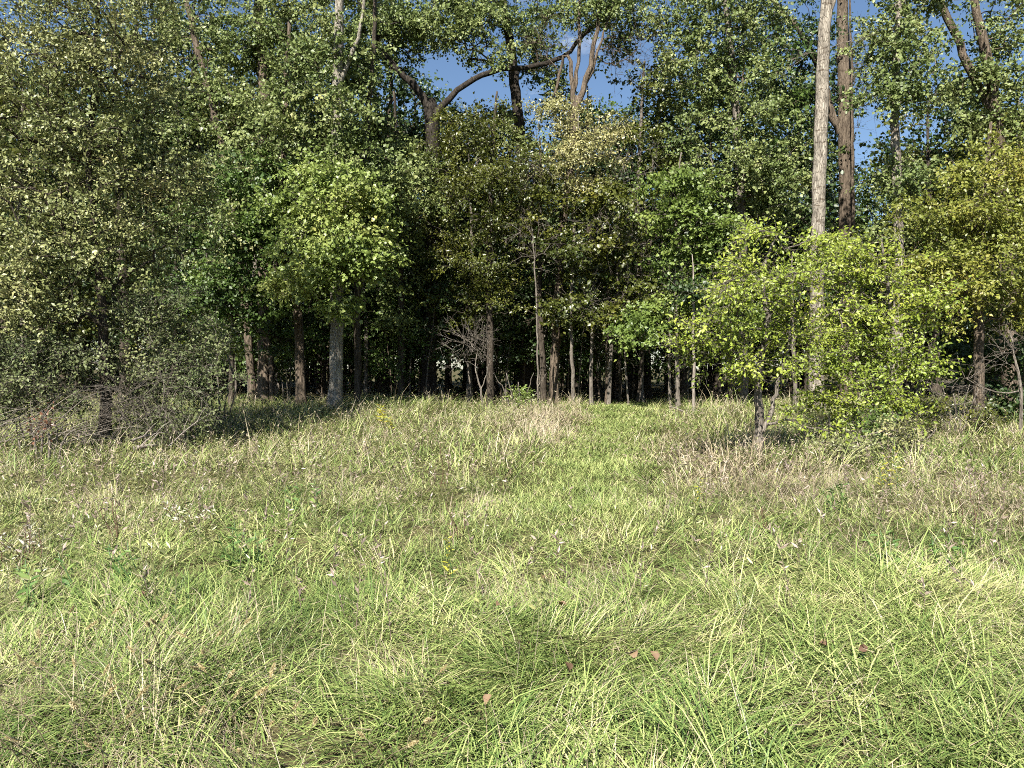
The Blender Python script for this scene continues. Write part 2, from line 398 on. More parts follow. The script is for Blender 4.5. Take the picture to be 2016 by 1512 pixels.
l.new(rp.outputs['Color'], pb.inputs['Base Color'])
bp = n.new('ShaderNodeBump'); bp.inputs['Strength'].default_value = .8; bp.inputs['Distance'].default_value = .05
l.new(no.outputs['Fac'], bp.inputs['Height']); l.new(bp.outputs['Normal'], pb.inputs['Normal']); l.new(pb.outputs[0], out.inputs['Surface'])
tag(obj('ground', mesh('ground', np.stack([X, Y, Z], -1).reshape(-1, 3), [F], m, True)), kind='structure')

# ------------------------------------------------------------------ trees at the wood's edge
def R_(px):  # full width in px at d -> radius
    return lambda d: px * .5 * d / FPX

# olive-leaved tree, left
make_tree('olive_leaved_tree', 'tall thin-trunked tree with dull olive and yellowing leaves above the brush pile', 'tree',
          path(15.10, (208, 885, .115), (206, 760, .10), (205, 640, .085), (195, 540, .07), (182, 430, .058), (176, 300, .05), (186, 150, .04), (192, 0, .03), (195, -150, .02)),
          'bark_dark', [B(180, 210, 14.2, 80, 140, 60), B(170, 40, 14.3, 110, 90, 60), B(60, 120, 14.2, 90, 90, 50), B(140, 560, 14.90, 170, 90, 190), B(50, 430, 14.70, 150, 110, 168), B(300, 470, 15.40, 140, 95, 146), B(160, 330, 14.90, 180, 110, 190),
                        B(110, 190, 15.30, 170, 110, 179), B(290, 300, 15.80, 120, 90, 101), B(70, 50, 15.30, 140, 110, 146), B(250, 110, 15.90, 140, 100, 123),
                        B(-70, 300, 14.90, 120, 260, 123), B(150, -90, 15.30, 200, 110, 134), B(380, 380, 16.10, 60, 50, 34), B(20, 640, 14.40, 110, 60, 78)],
          'near4', 'olive', from_frac=.12, size=.080, per=40)

# three-stemmed cottonwood
make_tree('three_stemmed_tree', 'rough pale-barked tree with several stems from one foot, left of the dark leaning trunk', 'tree',
          path(26.5, (517, 805, .22), (520, 700, .19), (519, 560, .17), (520, 400, .2), (520, 160, .17), (508, -20, .14), (500, -250, .06)),
          'bark_brown', [B(480, 60, 27, 130, 90, 154), B(430, 200, 27, 120, 90, 140), B(560, 130, 27.5, 90, 110, 112), B(500, -80, 27, 150, 90, 112), B(350, 60, 28, 110, 110, 126)],
          'cotton', 'cotton', from_frac=.35,
          limbs=[path(26.5, (500, 800, .14), (494, 740, .12), (488, 660, .14), (470, 500, .12), (440, 300, .12), (380, 60, .09), (350, -100, .05)),
                 path(26.4, (534, 803, .10), (535, 720, .085), (529, 640, .075), (545, 500, .06), (548, 380, .04))])

make_tree('dark_leaning_tree', 'slim dark leaning trunk, sunlit higher up, beside the stout pale-barked tree', 'tree',
          path(24.6, (592, 815, .16), (591, 720, .145), (586, 620, .135), (572, 520, .12), (565, 460, .11), (560, 350, .10), (562, 200, .08), (570, 40, .05)),
          'bark_brown', [B(520, 330, 24.6, 90, 90, 104), B(560, 220, 25, 80, 90, 91), B(470, 250, 25.3, 80, 90, 78), B(600, 80, 25.4, 80, 80, 78)],
          'cotton', 'cotton', from_frac=.45)

make_tree('stout_cottonwood', 'stout pale straight trunk in full sun with a bright green leaf mass above', 'tree',
          path(23.0, (660, 822, .22), (661, 740, .205), (663, 640, .20), (664, 500, .19), (664, 330, .185), (665, 160, .16), (668, 40, .14), (672, -120, .10), (674, -260, .05)),
          'bark_cotton', [B(640, 500, 21.6, 85, 75, 105), B(715, 490, 21.8, 75, 60, 80), B(600, 410, 22, 75, 60, 75), B(690, 405, 21.8, 75, 60, 75), B(760, 480, 22.2, 40, 45, 28),
                          B(540, 560, 22.4, 45, 25, 24), B(610, 560, 21.9, 60, 30, 36), B(660, 600, 21.9, 50, 22, 22), B(640, 340, 22.4, 70, 45, 45)],
          'cotton', 'cotton_bright', from_frac=.3, size=.11,
          limbs=[path(23, (667, 165, .09), (690, 110, .075), (712, 50, .055), (722, -60, .03), base=False)], low=.25)

make_tree('slender_cottonwood', 'tall cottonwood with pale shimmering leaves rising behind the bright green leaf mass', 'tree',
          path(24.4, (705, 808, .12), (704, 600, .11), (712, 400, .10), (722, 250, .09), (735, 100, .07), (740, -100, .05)),
          'bark_dark', [B(610, 230, 23.0, 90, 80, 85), B(720, 300, 22.9, 80, 60, 70), B(760, 360, 23.5, 70, 60, 60), B(640, 100, 23.2, 90, 80, 75), B(700, 140, 24, 40, 70, 55),
                        B(640, -30, 24.6, 120, 60, 70), B(690, 240, 22.2, 50, 60, 34), B(770, 30, 29.5, 60, 80, 55), B(550, 60, 25.4, 60, 80, 45)],
          'cotton', 'cotton', from_frac=.4)

# great forked tree
make_tree('forked_oak', 'big dark tree forking into two heavy limbs, one arching far sideways', 'tree',
          path(27.5, (843, 800, .30), (845, 700, .26), (848, 600, .25), (852, 450, .25), (852, 300, .26), (850, 235, .27), (848, 195, .20)),
          'bark_dark_shade', [B(900, 60, 28, 90, 70, 122), B(830, 40, 27.6, 80, 60, 98), B(960, 20, 28, 70, 60, 81), B(770, 60, 27.6, 60, 60, 65), B(800, 105, 30.5, 60, 40, 57),
                        B(1010, 120, 27.2, 60, 30, 16), B(1090, 130, 27.4, 50, 30, 14), B(1230, 90, 27.6, 50, 50, 20), B(1070, 60, 28, 60, 50, 57), B(1190, 10, 27.5, 70, 40, 57), B(905, 255, 31.0, 80, 60, 90), B(800, 330, 28.2, 70, 80, 98)],
          'cotton', 'cotton', from_frac=.6,
          limbs=[path(27.5, (848, 220, .17), (822, 175, .14), (785, 140, .12), (748, 90, .11), (735, 60, .10), (700, -20, .07), (690, -120, .04), base=False),
                 path(27.3, (858, 225, .13), (885, 192, .115), (920, 165, .105), (965, 142, .10), (1010, 134, .095), (1060, 130, .09), (1108, 112, .08), (1135, 85, .07), (1165, 55, .075), (1200, 25, .05), (1250, -10, .03), base=False)])
make_tree('dark_upright_tree', 'near-black upright stem behind the arching limb, running out of the top', 'tree',
          path(29, (1040, 800, .36), (1038, 650, .33), (1035, 500, .30), (1030, 350, .24), (1020, 230, .20), (1012, 150, .19), (1004, 80, .17), (990, 0, .15), (975, -150, .08)),
          'bark_dark_shade', [B(930, -10, 29, 80, 60, 52), B(1060, 90, 29.5, 60, 80, 52), B(1000, -80, 29, 130, 60, 78), B(1030, 330, 29.5, 80, 90, 65)], 'cotton', 'cotton', from_frac=.45)
make_tree('many_stemmed_tree', 'brown tree splitting into steep half-bare stems against the blue sky', 'tree',
          path(26, (1090, 805, .17), (1095, 650, .16), (1108, 450, .15), (1126, 300, .14), (1132, 215, .14), (1140, 190, .12)),
          'bark_brown', [B(1130, 40, 26.5, 60, 50, 22), B(1220, 60, 26.8, 60, 60, 24), B(1160, -20, 26, 80, 40, 24)], 'cotton', 'cotton', from_frac=.55,
          limbs=[path(26, (1133, 212, .11), (1148, 180, .10), (1163, 130, .085), (1175, 60, .07), (1185, -20, .05), base=False),
                 path(26, (1130, 212, .09), (1126, 170, .08), (1124, 120, .06), (1110, 110, .05), (1098, 165, .05), (1090, 190, .04), base=False),
                 path(26.1, (1130, 205, .07), (1138, 120, .06), (1140, 40, .05), (1142, -40, .03), base=False),
                 path(26, (1140, 190, .06), (1165, 140, .05), (1185, 80, .04), (1205, 10, .02), base=False)],
          bare=[B(1200, 90, 26, 80, 60, 30), B(1080, 80, 26, 60, 60, 26), B(1250, 110, 26, 80, 50, 20)])

# right side
make_tree('pale_cottonwood', 'tall straight pale trunk bare of branches, marked with short dark lines', 'tree',
          path(22.00, (1606, 815, .23), (1607, 760, .205), (1608, 600, .19), (1611, 440, .18), (1614, 300, .18), (1618, 200, .175), (1622, 80, .16), (1628, 0, .155), (1636, -150, .12)),
          'bark_pale', [], limbs=[path(22.00, (1624, 70, .06), (1632, 35, .07), (1642, 5, .07), (1650, -60, .05), base=False)],
          bare=[B(1680, 75, 22.00, 40, 25, 4), B(1575, 110, 22.00, 20, 40, 3)], flare=.35)
make_tree('dark_forked_cottonwood', 'dark rough trunk with a crooked left fork, just behind the tall pale trunk', 'tree',
          path(29, (1668, 812, .27), (1666, 650, .26), (1664, 450, .25), (1664, 300, .27), (1662, 150, .25), (1658, 40, .22), (1654, -80, .15), (1650, -250, .06)),
          'bark_brown', [B(1560, 60, 29.4, 80, 70, 55), B(1540, 190, 29.6, 70, 80, 55), B(1690, -60, 29, 100, 50, 40), B(1590, 160, 29.8, 40, 50, 16)], 'cotton', 'shade', from_frac=.5,
          limbs=[path(29, (1655, 262, .16), (1642, 235, .15), (1630, 200, .14), (1622, 160, .12), (1602, 110, .11), (1575, 60, .10), (1545, 30, .08), (1500, -20, .05), base=False)],
          bare=[B(1690, 200, 28.5, 26, 130, 26), B(1700, 120, 28.5, 20, 90, 14)])
make_tree('pole_by_dark_trunk', 'thin straight pole of a tree close beside the dark rough trunk', 'tree',
          path(28.4, (1690, 810, .07), (1684, 600, .065), (1680, 400, .06), (1678, 250, .055), (1676, 120, .045), (1672, -20, .03)),
          'bark_brown', [], bare=[B(1690, 150, 28.4, 40, 130, 22)], flare=.2, k=8)
make_tree('leafy_cottonwood', 'cottonwood with dark fluttering leaves against the sky, right of the tall pale trunk', 'tree',
          path(23, (1766, 815, .17), (1767, 700, .155), (1769, 600, .15), (1770, 500, .145), (1766, 350, .13), (1762, 220, .12), (1766, 100, .10), (1772, -40, .07), (1775, -180, .03)),
          'bark_pale', [B(1770, 130, 23, 80, 100, 110), B(1740, 60, 23.3, 60, 70, 50), B(1820, 50, 23.4, 60, 70, 50), B(1760, 210, 22.6, 75, 30, 32), B(1800, 330, 23.4, 60, 60, 45), B(1780, 400, 22.8, 60, 50, 40),
                        B(1770, -60, 23, 110, 60, 60), B(1720, 470, 23, 60, 60, 36)], 'cotton', 'cotton', from_frac=.4)
make_tree('broad_cottonwood', 'leafy cottonwood with glinting grey-green leaves, left of the tall pale trunk', 'tree',
          path(25.5, (1462, 810, .17), (1462, 650, .16), (1460, 450, .15), (1455, 300, .14), (1440, 120, .11), (1425, -40, .08), (1420, -180, .04)),
          'bark_grey', [B(1390, 90, 25.4, 90, 90, 126), B(1480, 230, 25, 80, 50, 75), B(1450, 330, 25, 90, 60, 103), B(1530, 380, 24.6, 60, 50, 55), B(1350, 30, 25.6, 60, 80, 57), B(1470, 120, 25.8, 80, 80, 80),
                        B(1400, -60, 25.5, 130, 60, 80), B(1360, 200, 25.8, 70, 80, 75), B(1500, 30, 26, 70, 70, 57), B(1550, 300, 25.4, 50, 50, 30)], 'cotton', 'cotton', from_frac=.35)
make_tree('corner_cottonwood', 'cottonwood with a thick slanting limb in the top corner beside open sky', 'tree',
          path(24.5, (1992, 815, .26), (1985, 650, .24), (1978, 450, .22), (1968, 300, .20), (1955, 200, .18), (1940, 100, .15), (1922, 20, .12), (1905, -80, .07)),
          'bark_brown', [B(1960, 150, 24.2, 60, 60, 60), B(1990, 60, 24.6, 60, 60, 50), B(1930, 230, 24.8, 60, 50, 46), B(2010, 260, 24.4, 60, 60, 46), B(1900, 170, 25.4, 40, 40, 18), B(2060, 150, 24.5, 80, 130, 60), B(1990, -50, 24.6, 90, 50, 40)], 'cotton', 'cotton', from_frac=.4,
          limbs=[path(24.6, (1962, 250, .13), (1935, 190, .12), (1905, 130, .12), (1888, 85, .115), (1865, 35, .11), (1845, -10, .10), (1815, -110, .05), base=False)])
make_tree('golden_maple', 'dense yellow-green maple turning orange at the leaf tips, at the far right', 'tree',
          path(18, (1925, 830, .12), (1928, 700, .11), (1925, 560, .10), (1932, 420, .08), (1945, 300, .05), (1950, 240, .03)),
          'bark_brown', [B(1900, 440, 17.2, 95, 80, 104), B(1950, 330, 17.6, 75, 60, 72), B(1870, 520, 17.2, 95, 60, 80), B(1985, 440, 17.4, 70, 90, 80), B(1830, 440, 17.8, 60, 60, 48), B(1970, 560, 17.4, 80, 60, 64), B(2060, 420, 18, 80, 160, 72), B(2010, 620, 18.2, 60, 40, 29), B(1830, 590, 17.4, 60, 50, 40)],
          'fine', 'gold', from_frac=.2, per=42)
make_tree('honeysuckle_tangle', 'yellow-green sapling tangled with vines under the tall pale trunk', 'tree',
          path(16, (1742, 850, .05), (1745, 760, .045), (1752, 660, .04), (1748, 560, .03), (1735, 470, .02)),
          'bark_grey', [B(1620, 520, 15.9, 55, 60, 22), B(1605, 660, 15.7, 40, 40, 14), B(1615, 785, 15.4, 55, 28, 16), B(1720, 540, 15.8, 100, 60, 56), B(1690, 640, 15.6, 75, 60, 46), B(1780, 610, 15.8, 80, 60, 46), B(1740, 720, 15.4, 95, 40, 43), B(1690, 770, 15.2, 80, 35, 32), B(1800, 700, 15.6, 60, 50, 28), B(1650, 710, 15.4, 45, 40, 17), B(1790, 790, 15.4, 50, 35, 14), B(1640, 480, 16.2, 40, 50, 17)],
          'near', 'yellowgreen', from_frac=.1, limbs=[path(15.8, (1755, 852, .03), (1790, 770, .028), (1815, 690, .02), (1825, 620, .012)), path(15.7, (1736, 852, .03), (1700, 770, .026), (1672, 690, .02), (1650, 610, .012))], per=36)
make_tree('meadow_crabapple', 'small crooked tree standing alone in the grass, yellow-green leaves, forked low', 'tree',
          path(13.20, (1488, 905, .105), (1493, 870, .088), (1497, 820, .078), (1492, 770, .07), (1500, 700, .065), (1510, 620, .05), (1500, 540, .035), (1525, 470, .02)),
          'bark_grey', [B(1470, 580, 12.90, 110, 65, 55), B(1550, 520, 13.10, 80, 60, 35), B(1400, 640, 12.90, 85, 40, 34), B(1470, 690, 12.80, 95, 42, 38), B(1590, 620, 13.10, 65, 60, 28), B(1355, 670, 13.00, 50, 22, 10), B(1440, 500, 13.30, 60, 50, 19), B(1480, 755, 12.80, 45, 22, 10), B(1560, 700, 13.10, 55, 40, 16), B(1510, 450, 13.30, 50, 35, 12), B(1570, 820, 12.90, 40, 14, 4), B(1620, 835, 12.70, 45, 14, 5)],
          'near', 'yellowgreen', from_frac=.3, per=36, size=.07, r0=.0036, step=.12,
          limbs=[path(13.15, (1497, 862, .05), (1508, 835, .045), (1520, 800, .04), (1535, 740, .035), (1560, 640, .022), (1580, 560, .012), base=False),
                 path(13.10, (1508, 836, .03), (1545, 826, .022), (1585, 838, .016), (1625, 850, .009), base=False)], low=.2, flare=.35)
make_tree('green_maple', 'mid-height maple with fresh dark green leaves left of the slim leaning trunk', 'tree',
          path(24, (455, 810, .09), (458, 650, .08), (462, 500, .07), (470, 380, .05), (475, 300, .03)),
          'bark_dark', [B(460, 470, 23.4, 85, 70, 100), B(430, 560, 23, 70, 55, 70), B(500, 600, 23.4, 60, 45, 50), B(520, 440, 23.6, 60, 60, 55), B(480, 360, 23.8, 70, 60, 65), B(410, 430, 23.6, 50, 60, 36), B(560, 660, 25.5, 60, 40, 24)], 'maple', 'maple', from_frac=.25)
make_tree('bright_maple', 'bright green maple boughs left of the small crooked tree, above the grassy track', 'tree',
          path(24, (1335, 812, .07), (1332, 650, .065), (1330, 500, .055), (1335, 380, .04), (1340, 300, .02)),
          'bark_grey', [B(1345, 370, 23.6, 65, 50, 60), B(1310, 440, 23.6, 60, 45, 44), B(1290, 650, 23.2, 70, 40, 50), B(1385, 590, 23.3, 70, 50, 48), B(1400, 470, 23.6, 60, 50, 40), B(1250, 620, 23.6, 50, 30, 26), B(1340, 540, 24, 60, 50, 30), B(1440, 650, 23.4, 50, 50, 30)], 'maple', 'maple_bright', from_frac=.25)
make_tree('dusky_honey_locust', 'dusky yellow-green tree with layered drooping sprays in the middle of the wood edge', 'tree',
          path(25.5, (965, 805, .13), (965, 650, .12), (962, 500, .11), (968, 350, .09), (975, 220, .05), (980, 180, .03)),
          'bark_dark', [B(960, 260, 24.8, 90, 50, 75), B(990, 330, 24.6, 90, 55, 85), B(940, 420, 24.8, 95, 60, 85), B(890, 340, 25, 60, 80, 50), B(1040, 410, 24.8, 60, 70, 50), B(960, 520, 25, 100, 45, 55), B(880, 470, 25.2, 70, 60, 42), B(1000, 600, 25.4, 90, 50, 36), B(900, 590, 25.6, 70, 40, 28)], 'fine', 'honey', from_frac=.2, arch=.05)
make_tree('pale_yellow_elm', 'small elm with pale yellow-cream leaves in front of the half-bare stems', 'tree',
          path(24.6, (1128, 808, .06), (1125, 600, .055), (1132, 420, .045), (1140, 300, .03), (1138, 220, .02)),
          'bark_grey', [B(1150, 260, 24.2, 70, 45, 66), B(1120, 310, 24.2, 60, 40, 42), B(1190, 300, 24.4, 45, 35, 26), B(1080, 220, 24.8, 40, 40, 20), B(1150, 350, 24.4, 60, 30, 26)], 'fine', 'pale', from_frac=.4)
make_tree('mid_cottonwood', 'cottonwood with small pale leaves between the bright green mass and the great forked tree', 'tree',
          path(26.6, (790, 806, .12), (790, 600, .11), (788, 420, .09), (782, 300, .07), (775, 180, .04)),
          'bark_dark', [B(790, 340, 26, 60, 45, 65), B(750, 290, 26, 50, 45, 52), B(830, 400, 26, 70, 60, 65), B(800, 520, 26.2, 70, 60, 52), B(780, 610, 26.4, 60, 40, 31)], 'cotton', 'cotton', from_frac=.3)
make_tree('woodland_ash', 'green leafy tree right of the half-bare stems, partly in shade', 'tree',
          path(27, (1262, 805, .10), (1262, 600, .09), (1255, 420, .08), (1262, 250, .06), (1268, 120, .04)),
          'bark_grey', [B(1300, 180, 27.4, 60, 60, 40), B(1240, 400, 27, 60, 50, 36), B(1270, 300, 27, 60, 60, 42), B(1290, 90, 27.6, 40, 60, 22), B(1230, 520, 26.8, 70, 60, 34), B(1200, 400, 24.0, 80, 50, 50), B(1120, 500, 24.2, 70, 60, 46), B(1270, 560, 24, 60, 40, 30), B(1180, 600, 24.2, 70, 40, 34), B(1090, 620, 25, 50, 40, 20), B(1230, 480, 24, 60, 50, 34), B(1060, 420, 24.6, 50, 60, 26)], 'maple', 'honey', from_frac=.4,
          bare=[B(1200, 460, 26, 70, 90, 26)])

# ------------------------------------------------------------------ slim trunks and saplings just inside the wood
def sapling(px, py, pxt, pyt, w, d, bark, label, leaves=None, bare=0, name='sapling', cat='sapling', group=None):
    r = w * .5 * d / FPX
    mid = ((px + pxt) / 2 + RNG.uniform(-5, 5), (py + pyt) / 2)
    tr = path(d, (px, py, r), (px * .7 + mid[0] * .3 + RNG.uniform(-3, 3), py * .7 + mid[1] * .3, r * .92), (*mid, r * .8), (pxt, pyt, r * .55), (pxt + (pxt - px) * .2, pyt - 60, r * .2))
    bl, br = [], []
    for b in leaves or []: bl.append(B(*b))
    if bare: br = [B(pxt, (pyt + mid[1]) / 2, d, 45, abs(mid[1] - pyt) * .6 + 25, bare)]
    return make_tree(name, label, cat, tr, bark, bl, 'maple', 'shade', bare=br, from_frac=.45, flare=.25, k=8, group=group, r0=.005, twig_r=.004)

sapling(462, 795, 458, 560, 6, 27, 'bark_grey', 'thin pale pole left of the several-stemmed tree, in front of black shade', [(450, 560, 27, 60, 40, 20)])
sapling(722, 795, 716, 560, 10, 28, 'bark_grey', 'thin grey trunk in the shade right of the stout pale trunk', [(716, 600, 28, 60, 40, 20)])
sapling(962, 795, 968, 560, 11, 30, 'bark_grey', 'short grey trunk in deep shade near the dead bare shrub', [(968, 560, 30, 70, 50, 20)])
sapling(1070, 806, 1064, 330, 13, 26, 'bark_dark', 'tall grey pole rising beside the near-black upright stem', [(1064, 380, 26, 50, 50, 16)])
sapling(1078, 808, 1102, 520, 6, 25.4, 'bark_brown', 'thin stem leaning right beside the tall grey pole', bare=8)
sapling(1165, 808, 1168, 560, 8.5, 24.8, 'bark_grey', 'straight thin sunlit sapling trunk left of the grassy track mouth', [(1170, 520, 25, 50, 60, 14)], bare=12)
sapling(1198, 806, 1216, 560, 9, 25.2, 'bark_grey', 'leaning sunlit sapling at the head of the grassy track', bare=26)
sapling(1193, 806, 1196, 560, 6, 25.6, 'bark_brown', 'short brown stem hugging the leaning sunlit sapling', bare=8)
sapling(1219, 804, 1212, 520, 7, 26.5, 'bark_dark', 'grey stem in shade right of the leaning sunlit sapling', bare=16)
sapling(1252, 803, 1282, 470, 6, 26.5, 'bark_dark', 'thin stem leaning right over the shaded end of the track', bare=26)
sapling(1322, 806, 1320, 600, 7, 24.5, 'bark_grey', 'short stubby sunlit stem right of the track mouth', bare=6)
sapling(1367, 812, 1364, 560, 7, 22.5, 'twig_pale', 'pale thin post-like sapling left of the small crooked tree', [(1364, 560, 22.6, 40, 40, 12)])
sapling(1440, 808, 1436, 560, 9, 25, 'bark_dark', 'dark thin trunk half hidden behind the small crooked tree', [(1436, 600, 25, 60, 40, 16)])
sapling(1564, 808, 1560, 560, 10, 23.5, 'bark_grey', 'mossy grey trunk between the small crooked tree and the tall pale trunk', [(1545, 560, 23.5, 50, 50, 18)])
sapling(640, 795, 636, 540, 8, 30, 'bark_dark', 'dark thin trunk in the shade just left of the stout pale trunk', [(636, 560, 30, 60, 50, 18)])
sapling(880, 795, 884, 560, 9, 30.5, 'bark_dark', 'dark thin trunk in the shade right of the great forked tree', [(884, 540, 30.5, 70, 50, 18)])

# dead bare shrub
make_tree('dead_shrub', 'leafless grey shrub with a tangled flat top in front of black shade', 'shrub',
          path(23.6, (952, 800, .035), (946, 765, .03), (936, 730, .022), (940, 690, .018)), 'bark_grey', [],
          limbs=[path(23.6, (945, 768, .02), (958, 735, .016), (966, 705, .01), base=False), path(23.6, (940, 690, .018), (915, 668, .014), (890, 655, .008), base=False)],
          bare=[B(930, 665, 23.5, 45, 20, 20), B(960, 690, 23.5, 22, 18, 8), B(905, 690, 23.5, 20, 25, 6)], from_frac=.5, k=7, flare=.1, twig_r=.0042, step=.15)
make_tree('dead_sapling', 'bare twiggy dead sapling with pale crooked branches above the track', 'tree',
          path(24.4, (1238, 806, .035), (1226, 650, .03), (1215, 520, .025), (1222, 400, .018), (1235, 300, .01)), 'bark_grey', [],
          bare=[B(1200, 480, 24.2, 80, 60, 30), B(1270, 430, 24.2, 80, 70, 30), B(1240, 330, 24.3, 60, 50, 16), B(1190, 600, 24.2, 60, 40, 14), B(1290, 560, 24.2, 60, 50, 14)], from_frac=.3, k=6, flare=.1, twig_r=.005)
make_tree('dead_limb_tree', 'thin dead tree with one curved pale limb hanging in the dusky foliage', 'tree',
          path(24.2, (1060, 806, .03), (1056, 600, .028), (1048, 450, .022), (1050, 340, .025), (1048, 300, .012)), 'bark_grey', [],
          bare=[B(1050, 330, 24, 40, 60, 12), B(1090, 480, 24, 70, 60, 16)], from_frac=.5, k=6, flare=.1, twig_r=.005,
          limbs=[path(24.1, (1050, 340, .03), (1052, 365, .026), (1046, 385, .02), (1036, 402, .01), base=False)])
make_tree('dead_branch_snag', 'bare grey snag with drooping twigs in the dark gap at the right edge', 'tree',
          path(17, (2008, 835, .04), (2012, 770, .035), (1998, 700, .025), (1990, 650, .012)), 'bark_grey', [],
          bare=[B(1985, 690, 17, 30, 40, 10), B(1895, 760, 17, 40, 40, 12)], from_frac=.3, k=6, flare=.1, twig_r=.004,
          limbs=[path(17, (2005, 770, .02), (1960, 775, .016), (1900, 745, .01), (1885, 700, .005), base=False)])

# ------------------------------------------------------------------ shrubs on the left and right
def shrub(name, label, px, py, d, blobs, kind, mat, bark='bark_grey', bare=(), per=None, size=None, h=60):
    st = path(d, (px, py, .03), (px + 2, py - h * .5, .024), (px - 3, py - h, .015))
    lim = [path(d, (px + sx, py, .02), (px + sx * 2.2, py - h * .7, .016), (px + sx * 3.6, py - h * 1.3, .008)) for sx in (-14, -7, 8, 15)]
    return make_tree(name, label, 'shrub', st, bark, [B(*b) for b in blobs], kind, mat, limbs=lim, from_frac=.1, k=6, flare=.1, bare=[B(*b) for b in bare], per=per, size=size, twig_r=.0025, r0=.003, step=.15)

shrub('grey_green_shrub', 'dense grey-green shrub right of the thin olive-leaved trunk', 345, 880, 15.50,
      [(330, 680, 15.50, 90, 70, 110), (405, 770, 15.30, 48, 65, 56), (300, 770, 15.40, 60, 65, 56), (270, 620, 15.60, 55, 50, 40), (365, 610, 15.60, 60, 45, 40), (355, 835, 15.10, 85, 30, 50)], 'small', 'bush', bare=[(330, 800, 14.40, 90, 60, 34)])
shrub('low_grey_shrub', 'low grey-green shrub at the far left behind the brush pile', 60, 880, 14.40,
      [(50, 740, 14.30, 100, 55, 90), (130, 710, 14.40, 60, 55, 50), (-40, 700, 14.30, 80, 90, 60), (110, 790, 14.30, 60, 40, 40), (20, 800, 14.20, 60, 30, 30)], 'small', 'bush', bare=[(80, 790, 14.10, 90, 40, 30)])
shrub('twiggy_shrub', 'thin twiggy shrub between the olive-leaved trunk and the grey-green shrub', 250, 880, 15.60,
      [(255, 720, 15.70, 40, 60, 30), (262, 800, 15.60, 30, 50, 20)], 'small', 'olive', bare=[(236, 810, 14.30, 45, 60, 40)], per=30)
shrub('lime_shrub', 'bright lime-yellow bush under the green maple', 430, 815, 18.5,
      [(425, 660, 18.4, 42, 38, 46), (400, 700, 18.6, 30, 30, 16), (455, 690, 18.8, 24, 24, 10)], 'small', 'yellowgreen', size=.06)
shrub('edge_shrub', 'small leafy bush at the foot of the near-black upright stem', 1022, 812, 24,
      [(1022, 775, 24, 26, 18, 16)], 'small', 'maple_bright', size=.09)
shrub('shade_shrub', 'yellow-green leafy bush in the shade behind the slim leaning trunk', 555, 800, 28,
      [(555, 700, 28, 40, 26, 26), (610, 690, 28.5, 30, 20, 12)], 'maple', 'maple_bright')
shrub('briar_shrub', 'dark glossy-leaved low bush in the grass right of the small crooked tree', 1728, 880, 14.4,
      [(1728, 842, 14.4, 36, 14, 20)], 'small', 'maple', size=.07, h=26)
shrub('olive_briar', 'straggly olive bramble leaning in the grass below the vine tangle', 1790, 895, 13.2,
      [(1785, 850, 13.2, 34, 28, 16), (1700, 888, 12.4, 60, 16, 16), (1640, 868, 12.6, 40, 14, 10)], 'small', 'olive', size=.06, h=40)
shrub('pole_briar', 'yellow-leaved bramble at the foot of the golden maple', 1880, 835, 17.5,
      [(1850, 800, 17.5, 40, 18, 14), (1940, 815, 17.2, 70, 14, 16)], 'small', 'honey', size=.07)
shrub('corner_bush', 'dark dusky bush filling the shaded right edge under the golden maple', 1960, 830, 19.5,
      [(1965, 720, 19.5, 70, 50, 56), (1900, 690, 19.8, 50, 50, 30), (2030, 700, 19.2, 60, 80, 44), (1990, 790, 19, 60, 25, 24)], 'maple', 'shade')
shrub('sumac_seedling', 'small red-leaved plant among the dead sticks at far left', 96, 872, 12.6,
      [(92, 838, 12.6, 26, 10, 9)], 'small', 'red', size=.06, h=20, per=16)

# ------------------------------------------------------------------ trees deep in the wood (copies)
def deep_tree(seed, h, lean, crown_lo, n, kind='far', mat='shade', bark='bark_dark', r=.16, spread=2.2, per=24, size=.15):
    g = np.random.default_rng(seed)
    tr = [(0, 0, -.1, r), (lean * .2, 0, h * .25, r * .85), (lean * .6, .1, h * .55, r * .6), (lean, 0, h * .85, r * .3), (lean, 0, h, r * .12)]
    bl = []
    nb = 9
    for q in range(nb):
        u = (q + .5) / nb; z = crown_lo + (h - crown_lo) * u
        rr = spread * (1.05 - .75 * abs(u - .35)); a = g.uniform(0, 6.28)
        bl.append(((lean * u + math.cos(a) * rr * .55, math.sin(a) * rr * .55, z), (rr * .75, rr * .75, (h - crown_lo) / nb * 1.1), n // nb))
    return make_tree('deep_wood_tree', 'dark tree standing deep in the shaded wood', 'tree', tr, bark, bl, kind, mat, from_frac=.15, k=8, per=per, size=size, reach=.7, r0=.006)

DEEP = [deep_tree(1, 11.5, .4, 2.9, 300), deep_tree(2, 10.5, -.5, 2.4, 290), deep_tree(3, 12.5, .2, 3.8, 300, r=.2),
        deep_tree(4, 11, .7, 2.2, 300, mat='maple', bark='bark_brown', r=.12), deep_tree(5, 9.5, -.3, 2.0, 260, mat='honey', bark='bark_grey', r=.10)]
UNDER = [deep_tree(11, 5.2, .5, 1.6, 90, 'maple', 'shade', 'bark_grey', .035, 1.2, 24, .11), deep_tree(12, 4.4, -.4, 1.3, 80, 'maple', 'maple', 'bark_brown', .03, 1.2, 24, .11)]
for u in UNDER:
    u.name = 'understorey_sapling'; u['category'] = 'sapling'
spots = []
g = np.random.default_rng(21)
y = 29.5
while y < 57:
    w = .73 * y + 1.5; step = 2.7 + (y - 29) * .03; x = -w + g.uniform(0, step)
    while x < w:
        spots.append((x + g.uniform(-.8, .8), y + g.uniform(-1.1, 1.1))); x += step
    y += 3.6
first = set(); LBL_D = 'dark tree standing deep in the shaded wood behind the wood edge'
